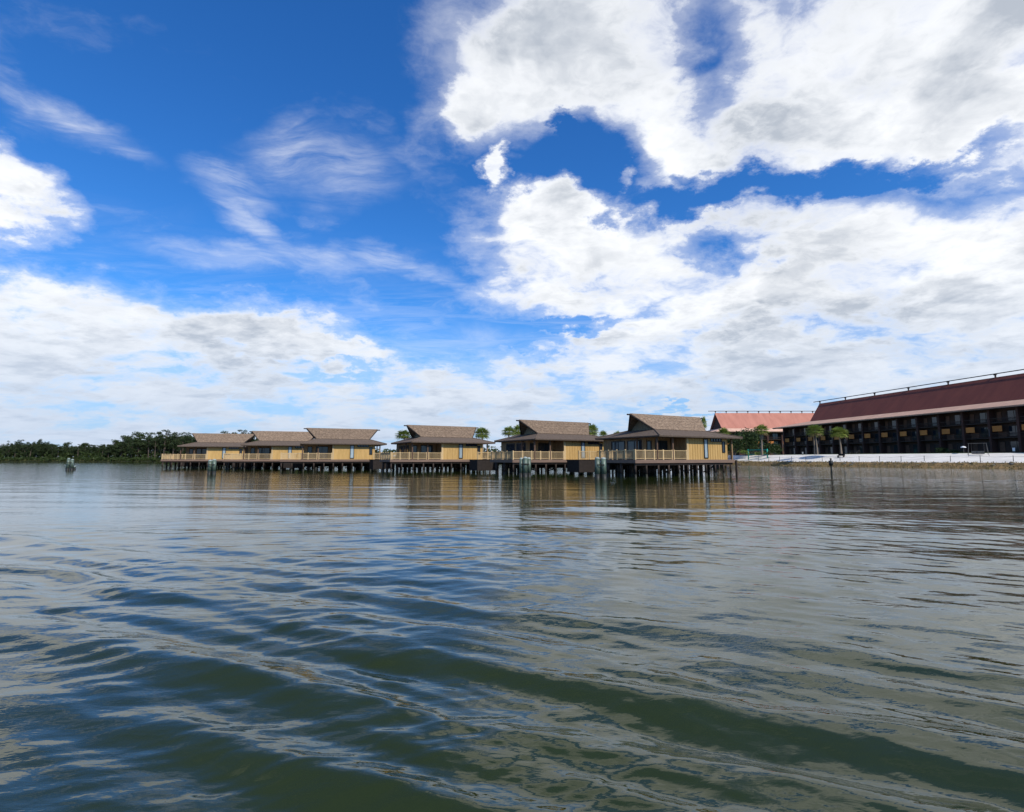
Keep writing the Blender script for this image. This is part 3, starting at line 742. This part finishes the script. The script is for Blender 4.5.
def tree_proto(kind, seed):
    g = random.Random(seed); root = empty({'pine': 'pine_tree', 'oak': 'broadleaf_tree', 'cypress': 'cypress_tree'}[kind])
    H = 18.0; tr = MB(); lf = MB()
    lx, ly = g.uniform(-.8, .8), g.uniform(-.8, .8)
    tapered(tr, [(0, 0, -.5), (lx*.4, ly*.4, H*.4), (lx*.8, ly*.8, H*.75), (lx, ly, H*.95)], [.32, .25, .15, .05], 7)
    if kind == 'pine':
        for i in range(16):
            h = H*g.uniform(.55, 1.0); az = g.uniform(0, 6.28); rr = (1-abs(h/H-.78)*1.6)*4.2*g.uniform(.3, 1)
            c = (lx*.8+rr*math.cos(az), ly*.8+rr*math.sin(az), h)
            tr.tube((lx*.7, ly*.7, h-1.2), c, .08, .03, 5, caps=False)
            leaf_cloud(lf, g, c, 1.7, 1.7, .8, 60, .42)
    elif kind == 'oak':
        for i in range(24):
            h = H*g.uniform(.22, .92); az = g.uniform(0, 6.28); rr = 5.2*g.uniform(.2, 1)*(1-.5*(h/H)**2)
            c = (rr*math.cos(az), rr*math.sin(az), h)
            tr.tube((lx*.5, ly*.5, h*.6), c, .12, .04, 5, caps=False)
            leaf_cloud(lf, g, c, 2.3, 2.3, 1.6, 75, .5)
    else:
        for i in range(22):
            q = g.uniform(.15, 1.0); h = H*q; az = g.uniform(0, 6.28); rr = (1.15-q)*3.4*g.uniform(.3, 1)
            c = (lx*q+rr*math.cos(az), ly*q+rr*math.sin(az), h)
            leaf_cloud(lf, g, c, 1.3, 1.3, 1.2, 55, .42)
    tr.build('trunk', M['bark'], root, True); lf.build('crown', M['oak' if kind == 'oak' else 'pine'], root)
    return root
def shrub(loc, rx, ry, rz, n, size, m, label, seed, name='shrub', group=None):
    g = random.Random(seed); root = empty(name, loc); lf = MB()
    for i in range(max(4, int(rx*ry*1.6))):
        c = (g.uniform(-.7, .7)*rx, g.uniform(-.7, .7)*ry, rz*g.uniform(.35, .75)); q = g.uniform(.35, .6)
        leaf_cloud(lf, g, c, rx*q, ry*q, rz*.4, n, size)
    st_ = MB()
    for i in range(6): st_.tube((g.uniform(-.2, .2)*rx, g.uniform(-.2, .2)*ry, -.2), (g.uniform(-.6, .6)*rx, g.uniform(-.6, .6)*ry, rz*.6), .06, .03, 5)
    st_.build('stems', M['bark'], root); lf.build('foliage', m, root)
    return tag(root, label, 'shrub', group)

# palms: (px, crown top row, distance, proto, crown scale, label)
protos = [palm_proto(1, 9.0, 2.9, 52, 1.0), palm_proto(2, 9.0, 3.1, 56, 1.0), palm_proto(3, 9.0, 2.7, 46, .95)]
used = [False]*3
def place_palm(px, toprow, Y_, k, sc, label, rz=0.0, ground=3.5, hz=None):
    X_ = (px-512)/F*Y_*1.0; c, s_ = math.cos(PITCH), math.sin(PITCH); t = (406-toprow)/F
    ztop = 2.0+Y_*(s_+t*c)/(c-t*s_); ht = ztop-ground
    o = protos[k] if not used[k] else copy_tree(protos[k]); used[k] = True
    cr = 2.9*sc; s0 = (ht)/(9.0+2.2)
    sxy = sc if hz is None else hz
    o.location = (X_, Y_, ground); o.scale = (sxy, sxy, s0); o.rotation_euler = (0, 0, rz)
    if 'height' in o: del o['height']
    tag(o, label, 'palm tree', 'fan palms along the shore')
PALMS = [
 (816, 424.5, 150, 0, 1.0, 'round-crowned palm left of the two standing before the dark hotel', .4),
 (813.5, 428, 156, 2, .62, 'slim palm tucked behind the trunk of the left palm before the dark hotel', .9),
 (840, 427.5, 150, 1, .98, 'round-crowned palm right of the two before the dark hotel', 1.4),
 (761, 424.5, 165, 2, 1.12, 'palm rising above the dark shrubs behind the teal net frame', 2.2),
 (723, 427.5, 175, 0, .85, 'palm crown just above the nearest bungalow roof, below the pink hotel roof', 3.0),
 (704.3, 415.5, 232, 2, .62, 'tall thin palm standing clear against the sky above the nearest bungalow roof', .3),
 (405, 430, 215, 0, 1.49, 'fan palm showing between two bungalow roofs left of centre', 1.0),
 (483, 428, 215, 1, 1.37, 'palm crown directly right of the third bungalow roof', 2.0),
 (508.5, 426, 215, 2, 1.43, 'left of the palm crowns beside the second bungalow roof gable', 3.2),
 (518, 424.5, 222, 0, 1.23, 'palm crown touching the left gable of the second bungalow roof', 4.2),
 (592, 424.5, 210, 1, 1.10, 'palm crown behind the right end of the second bungalow roof', .7),
 (603, 430.5, 215, 2, .9, 'low palm crown in the gap left of the nearest bungalow roof', 1.9),
 (617, 431, 218, 0, .85, 'low palm crown against the gable of the nearest bungalow', 2.9),
]
for p in PALMS: place_palm(p[0], p[1], p[2], p[3], p[4], p[5], p[6])

# shrubs by the beach
def land_shrub(px, Y_, rx, ry, rz, m, lab, seed, n=60, size=.32, zb=3.45):
    shrub(((px-512)/F*Y_, Y_, zb), rx, ry, rz, n, size, m, lab, seed, group='shrubs behind the beach')
land_shrub(744, 185, 4.2, 3.5, 8.6, M['shrub'], 'tall dark green shrub right of the nearest bungalow, behind the teal frame', 21, 110)
land_shrub(752, 190, 4.0, 3.5, 9.4, M['shrub'], 'dark shrub under the palm behind the teal net frame', 22, 110)
land_shrub(771, 182, 3.6, 3, 4.2, M['shrub'], 'low dark shrub at the far end of the dark hotel', 23, 90)
land_shrub(733, 182, 3.6, 3, 7.0, M['shrub'], 'dark shrub half hidden by the nearest bungalow end porch', 24, 90)
land_shrub(742, 176, 2.6, 1.4, 1.8, M['bright'], 'low yellow-green shrub beside the nearest bungalow end post', 25, 40, .28)
land_shrub(757, 177, 2.2, 1.2, 1.2, M['bright'], 'low yellow-green shrub seen through the teal frame', 26, 40, .28)
land_shrub(770, 172, 2.0, 1.2, 1.3, M['shrub'], 'small dark shrub right of the teal frame', 27, 40, .28)
land_shrub(940, 136, 2.6, 1.6, 1.5, M['shrub'], 'low spreading shrub on the lawn left of the white lamp', 28, 60, .2)
land_shrub(951, 134, 2.4, 1.3, 1.0, M['shrub'], 'flat shrub on the lawn touching the white lamp', 29, 60, .2)

# far wood across the lake
kinds = [('pine', 31), ('pine', 32), ('oak', 33), ('oak', 34), ('cypress', 35), ('cypress', 36), ('oak', 37)]
tp = []
for k, sd in kinds: tp.append([k, tree_proto(k, sd), False])
gt = random.Random(5)
desc = {'pine': ('pine', 'pine tree with a flat open crown'), 'oak': ('tree', 'dense dark broadleaf tree'), 'cypress': ('cypress', 'narrow dark cypress')}
def topheight(px):
    pts = [(-600, 444), (-60, 440), (0, 444), (20, 441), (45, 441), (70, 444), (100, 443.5), (118, 440), (130, 434), (142, 432), (170, 430.5), (200, 431), (245, 430), (262, 434), (300, 444), (420, 446)]
    for a, b in zip(pts[:-1], pts[1:]):
        if px <= b[0]: return a[1]+(b[1]-a[1])*(px-a[0])/(b[0]-a[0])
    return 446
wood_v = []; wood_f = []; trunk_v = []; trunk_f = []
def shore_far(t):
    best = min(range(len(SH)), key=lambda i: abs(SH[i][0]/SH[i][1]-t) if SH[i][1] > 200 else 9)
    return SH[best], SHN[best]
proto_np = []
for kd, pr, us in tp:
    parts = {c.name.split('.')[0]: c.data for c in pr.children}
    proto_np.append((kd, parts))
def tree_place(px, back, hf, row):
    t = (px-512)/512; p, n = shore_far(t); Y_ = p[1]+n[1]*back
    ht = ((459-row)/512*Y_+2-3.4)*hf; sc = ht/18.0
    return t*Y_, Y_, sc
wv = [[], []]; wf = [[], []]; nv = [0, 0]
def stamp(k, X_, Y_, sxy, sz, rz):
    kd, parts = proto_np[k]; c, s_ = math.cos(rz), math.sin(rz)
    for q, nm in enumerate(('crown', 'trunk')):
        me = parts[nm]; v = np.empty(len(me.vertices)*3, np.float32); me.vertices.foreach_get('co', v); v = v.reshape(-1, 3)
        o_ = np.stack([X_+sxy*(v[:, 0]*c-v[:, 1]*s_), Y_+sxy*(v[:, 0]*s_+v[:, 1]*c), 3.3+sz*v[:, 2]], -1)
        li = np.empty(len(me.loops), np.int32); me.loops.foreach_get('vertex_index', li)
        wv[q].append(o_); wf[q].append(li.reshape(-1, 4)+nv[q]); nv[q] += len(v)
px = -40.0
for (start, end, lo_b, hi_b, st0, st1) in ((-230, 330, 8, 16, 2.6, 4.0), (-230, 330, 20, 34, 2.6, 4.0), (-230, 330, 40, 60, 3, 4.4)):
    px = start
    while px < end:
        X_, Y_, sc = tree_place(px, gt.uniform(lo_b, hi_b), gt.uniform(.80, .98) if not 110 < px < 262 else gt.uniform(.68, .86), topheight(px)+gt.uniform(-.6, 2.2))
        k = gt.choice([2, 3, 6, 4, 5, 1, 0]); sc = max(sc, .3)
        stamp(k, X_, Y_, max(sc, .55)*gt.uniform(.95, 1.25), sc, gt.uniform(0, 6.28)); px += gt.uniform(st0, st1)
for q, nm, mt in ((0, 'far_wood', M['pine']), (1, 'far_wood_trunks', M['bark'])):
    V_ = np.concatenate(wv[q]); F_ = np.concatenate(wf[q]); me = bpy.data.meshes.new(nm)
    me.vertices.add(len(V_)); me.vertices.foreach_set('co', V_.astype(np.float32).ravel())
    me.loops.add(F_.size); me.loops.foreach_set('vertex_index', F_.astype(np.int32).ravel())
    me.polygons.add(len(F_)); me.polygons.foreach_set('loop_start', (np.arange(len(F_))*4).astype(np.int32)); me.update()
    me.materials.append(mt)
    if q == 0: wood = bpy.data.objects.new(nm, me); COL.objects.link(wood); tag(wood, 'dark green wood lining the far shore of the lake at left', 'wood', None, 'stuff')
    else: o = bpy.data.objects.new('trunks', me); COL.objects.link(o); o.parent = wood; o['kind'] = 'stuff'
# trees that stand out above the mass: (px, top row, proto, label)
OUT = [(9, 441, 5, 'narrow cypress breaking the skyline near the left edge of the wood'),
 (22, 439.8, 0, 'pine crown breaking the skyline left of the lone pilings, highest of that stretch'),
 (41, 439.5, 4, 'slim dark cypress spike on the skyline between left edge and lone pilings'),
 (68, 441.5, 2, 'rounded dark tree on the skyline straight above the lone pilings'),
 (86, 441.8, 3, 'rounded dark tree on the skyline right of the lone pilings'),
 (117, 439, 2, 'dark broadleaf tree where the wood begins to climb to its tall end'),
 (128, 434, 3, 'dark broadleaf tree halfway up the climbing skyline of the wood'),
 (140, 431, 2, 'big rounded tree topping the first hump of the tall wood'),
 (150, 432.5, 0, 'open pine crown in the notch of the tall wood'),
 (158, 430.5, 1, 'flat-topped pine left of the leftmost bungalow deck end'),
 (166, 430, 0, 'highest pine of the tall wood, above the leftmost bungalow railing end'),
 (176, 431, 1, 'pine crown just left of the leftmost bungalow roof eave'),
 (186, 432.5, 0, 'pine crown touching the left end of the leftmost bungalow ridge'),
 (204, 432.2, 1, 'small pine crown peeping over the left half of the leftmost bungalow roof'),
 (225, 431.3, 0, 'pine crown above the middle of the leftmost bungalow roof'),
 (233, 431, 1, 'pine crown above the right half of the leftmost bungalow roof'),
 (242, 430, 0, 'darkest pine crown above the right end of the leftmost bungalow roof'),
 (252, 430.3, 1, 'pine crown against the flared gable of the second bungalow from the left')]
for (px, row, k, lab) in OUT:
    kd, pr, us = tp[k]; o = pr if not us else copy_tree(pr); tp[k][2] = True
    X_, Y_, sc = tree_place(px, gt.uniform(12, 30), 1.0, row)
    o.location = (X_, Y_, 3.3); o.scale = (max(sc, .6)*1.0,)*2+(sc,); o.rotation_euler = (0, 0, gt.uniform(0, 6.28))
    tag(o, lab, desc[kd][0], 'trees standing out of the far wood')
for k in range(len(tp)):
    if not tp[k][2]:
        for c in list(tp[k][1].children): bpy.data.objects.remove(c)
        bpy.data.objects.remove(tp[k][1])
# undergrowth filling the foot of the wood and behind it
g = random.Random(9); ug = MB(); mg = MB()
for px in np.arange(-260, 640, 1.0):
    t = (px-512)/512; best = min(range(len(SH)), key=lambda i: abs(SH[i][0]/SH[i][1]-t) if SH[i][1] > 190 else 9)
    p, n = SH[best], SHN[best]
    for q in range(3 if px < 320 else 2):
        back = 3.2+q*8+g.uniform(-2, 2); h = (2.2+2.8*q)*g.uniform(.6, 1.2)
        c = (p[0]+n[0]*back+g.uniform(-1, 1), p[1]+n[1]*back, pz(back)+h*.40); leaf_cloud(ug, g, c, 2.0, 2.0, h*.6, 26, .75)
    for q in range(5):
        back = g.uniform(.3, 6); x_, y_ = p[0]+n[0]*back+g.uniform(-.6, .6), p[1]+n[1]*back; zb = pz(back)
        for _ in range(3):
            a = g.uniform(0, 6.28); hh = g.uniform(.6, 1.7); dx_, dy_ = math.cos(a)*.16, math.sin(a)*.16; tx, ty = g.uniform(-.3, .3), g.uniform(-.3, .3)
            mg.poly([(x_-dx_, y_-dy_, zb-.1), (x_+dx_, y_+dy_, zb-.1), (x_+tx, y_+ty, zb+hh)])
tag(ug.build('undergrowth', M['oak']), 'dark green undergrowth along the foot of the far wood', 'undergrowth', None, 'stuff')
tag(mg.build('marsh_grass', M['marsh']), 'yellow green marsh grass fringing the far bank', 'grass', None, 'stuff')
# weeds and driftwood on the near bank
wm = MB(); lo_i, hi_i = shore_at(1060), shore_at(735)
for i in range(min(lo_i, hi_i)-12, max(lo_i, hi_i)+3):
    for q in range(110):
        off = g.uniform(-.2, 3.1); p = on_land(i, off); x_, y_ = p[0]+g.uniform(-1.4, 1.4), p[1]+g.uniform(-1.4, 1.4)
        a = g.uniform(0, 6.28); s_ = g.uniform(.05, .2); hh = g.uniform(.08, .34)
        wm.poly([(x_-math.cos(a)*s_, y_-math.sin(a)*s_, p[2]-.05), (x_+math.cos(a)*s_, y_+math.sin(a)*s_, p[2]-.05), (x_+g.uniform(-.2, .2), y_+g.uniform(-.2, .2), p[2]+hh)])
tag(wm.build('shore_weeds', M['weed']), 'brown and straw coloured weeds along the water edge below the sand', 'weeds', None, 'stuff')
rk = MB(); i0 = min(lo_i, hi_i)-6
for q in range(46):
    i = g.randrange(i0, max(lo_i, hi_i)); p = on_land(i, g.uniform(.2, 2.6)); s_ = g.uniform(.15, .42)
    vs = []; n1 = 7
    for lv, rr_, zz_ in ((0, 1, -.3), (1, .9, .45), (2, .4, .8)):
        for j in range(n1):
            a = 2*math.pi*j/n1; k_ = s_*rr_*g.uniform(.7, 1.2); vs.append((p[0]+math.cos(a)*k_*1.5, p[1]+math.sin(a)*k_, p[2]+zz_*s_*.8))
    fs = [(l*n1+j, l*n1+(j+1) % n1, (l+1)*n1+(j+1) % n1, (l+1)*n1+j) for l in range(2) for j in range(n1)]+[tuple(range(2*n1, 3*n1))]
    rk.faces(vs, fs)
tag(rk.build('shore_debris', M['stone']), 'dark stones and debris scattered along the bank below the sand', 'debris', None, 'stuff')

# ------------------------------------------------------------------ beach things
fence = empty('rope_fence', (0, 0, 0)); rope = MB(); prev = None
acc = 0; last = None; npost = 0
i = shore_at(1075); j = shore_at(738); lo_i, hi_i = min(i, j), max(i, j)
for q in range(lo_i, hi_i+1):
    p = Vector(on_land(q, 3.3)); p = Vector((SH[q][0]+SHN[q][0]*3.6, SH[q][1]+SHN[q][1]*3.6, pz(3.6)))
    if last is None or (p-last).length >= 4.0:
        MB().tube((p.x, p.y, p.z-.3), (p.x+.03, p.y, p.z+1.35), .075, .06, 6).build('fence_post', M['grey'], fence)
        if prev is not None:
            a = prev+Vector((0, 0, 1.15)); b = p+Vector((0, 0, 1.15)); mid = (a+b)/2-Vector((0, 0, .16))
            rope.tube(a, mid, .02, .02, 5); rope.tube(mid, b, .02, .02, 5)
        prev = p; last = p
rope.build('rope', M['grey'], fence)
tag(fence, 'low line of thin posts and rope along the sand above the water', 'fence')

def sand_pos(px, off):
    t = (px-512)/512; best = None
    for q in range(len(SH)):
        if SH[q][1] < 95: continue
        X_, Y_ = SH[q][0]+SHN[q][0]*off, SH[q][1]+SHN[q][1]*off
        if best is None or abs(X_/Y_-t) < best[0]: best = (abs(X_/Y_-t), X_, Y_)
    Y_ = best[2]; return (t*Y_, Y_, pz(off))
# teal net frame
a = Vector(sand_pos(747.3, 4.6)); b = Vector(sand_pos(766.2, 6.2))
u = (b-a); u.z = 0; Lf = u.length; nf_ = empty('net_frame', a, math.atan2(u.y, u.x))
dzb = b.z-a.z
MB().tube((0, 0, -.3), (0, 0, 3.75), .20, .20, 10).build('post', M['teal'], nf_, True)
MB().tube((Lf, 0, dzb-.3), (Lf, 0, 3.75), .20, .20, 10).build('post', M['teal'], nf_, True)
MB().box(.203, Lf-.203, -.08, .08, 3.35, 3.62).build('top_band', M['teal'], nf_)
MB().box(.203, Lf-.203, -.07, .07, 1.85, 2.08).build('bottom_band', M['teal'], nf_)
nt = MB()
for q in range(30): xx = .25+q*(Lf-.5)/29; nt.box(xx-.012, xx+.012, -.01, .01, 2.082, 3.348)
nt.build('net', M['grey'], nf_)
for sx_ in (-1, 1):
    o = MB().tube((Lf if sx_ > 0 else 0, 0, 3.3), ((Lf+.9) if sx_ > 0 else -.9, .2, 3.05), .05, .05, 6).build('brace', M['teal'], nf_)
tag(nf_, 'teal net frame with two posts and padded bands standing on the sand', 'net frame')
# swing
p = sand_pos(976.2, 9.5); sw = empty('swing_bench', p, R(-38)); 
fr = MB(); wd, ht = 1.55, 2.9
fr.tube((-wd-.15, 0, ht), (wd+.15, 0, ht), .045, .045, 8)
for s_ in (-1, 1):
    for q in (-1, 1): fr.tube((s_*wd, 0, ht-.05), (s_*(wd+.25), q*1.1, -.25), .04, .04, 6)
fr.build('frame', M['grey'], sw)
se = MB(); se.box(-1.15, 1.15, -.3, .3, .50, .58); se.box(-1.15, 1.15, .3, .36, .59, 1.1); se.box(-1.1, 1.1, -.05, .05, .40, .498); se.build('seat', M['grey'], sw)
for s_ in (-1.1, 1.1): MB().tube((s_, 0, .59), (s_, 0, ht-.06), .018, .018, 5).build('chain', M['grey'], sw)
tag(sw, 'wide swing bench hanging from a thin pale frame on the sand', 'swing')
# white mushroom lamp
p = sand_pos(962, 14); lp = empty('path_lamp', (p[0], p[1], 3.5))
MB().tube((0, 0, -.1), (0, 0, 1.25), .05, .05, 8).build('post', M['grey'], lp)
m_ = MB(); m_.tube((0, 0, 1.25), (0, 0, 1.42), .55, .50, 16); m_.tube((0, 0, 1.42), (0, 0, 1.62), .50, .12, 16); m_.build('shade', M['white'], lp, False)
tag(lp, 'white mushroom shaped lamp on the lawn left of the swing bench', 'lamp')
# small white sign
p = sand_pos(1012, 14.5); sg = empty('beach_sign', (p[0], p[1], 3.45), R(-40))
MB().tube((0, 0, -.1), (0, 0, .9), .04, .04, 6).build('post', M['grey'], sg)
MB().box(-.22, .22, -.08, -.045, .35, 1.15).build('board', M['white'], sg)
tag(sg, 'small white sign on a short post on the lawn right of the swing bench', 'sign')
p = sand_pos(801.5, 12.5); sg2 = empty('beach_sign', (p[0], p[1], 3.3), R(-30))
MB().tube((0, 0, -.1), (0, 0, .7), .04, .04, 6).build('post', M['grey'], sg2)
MB().box(-.2, .2, -.08, -.045, .3, 1.0).build('board', M['curtain'], sg2)
tag(sg2, 'tiny grey-white sign at the top of the sand left of the two palms', 'sign')
# low dark lounger pair near the right palm
p = sand_pos(839.3, 8.0); bn = empty('beach_bench', p, R(-65))
MB().box(-.95, .95, -.35, .35, .42, .52).build('seat', M['dark'], bn)
MB().box(-.95, .95, .352, .42, .45, 1.0).build('backrest', M['dark'], bn)
for s_ in (-1, 1):
    MB().box(s_*.8-.06, s_*.8+.06, -.3, .3, -.1, .418).build('leg', M['dark'], bn)
tag(bn, 'dark low bench on the sand right under the right-hand palm', 'bench')
p = sand_pos(853, 15.5); tb = empty('picnic_table', (p[0], p[1], 3.5), R(-60))
MB().box(-1.3, 1.3, -.45, .45, .85, .93).build('table_top', M['grey'], tb)
for s_ in (-1, 1):
    MB().box(-1.2, 1.2, s_*.95-.15, s_*.95+.15, .50, .56).build('bench_seat', M['grey'], tb)
    MB().tube((s_*.9, -.9, 0), (s_*.9, .0, .845), .05, .05, 6).build('leg', M['grey'], tb)
    MB().tube((s_*.9, .9, 0), (s_*.9, .05, .845), .05, .05, 6).build('leg', M['grey'], tb)
tag(tb, 'grey picnic table on the lawn before the dark hotel, right of the two palms', 'table')
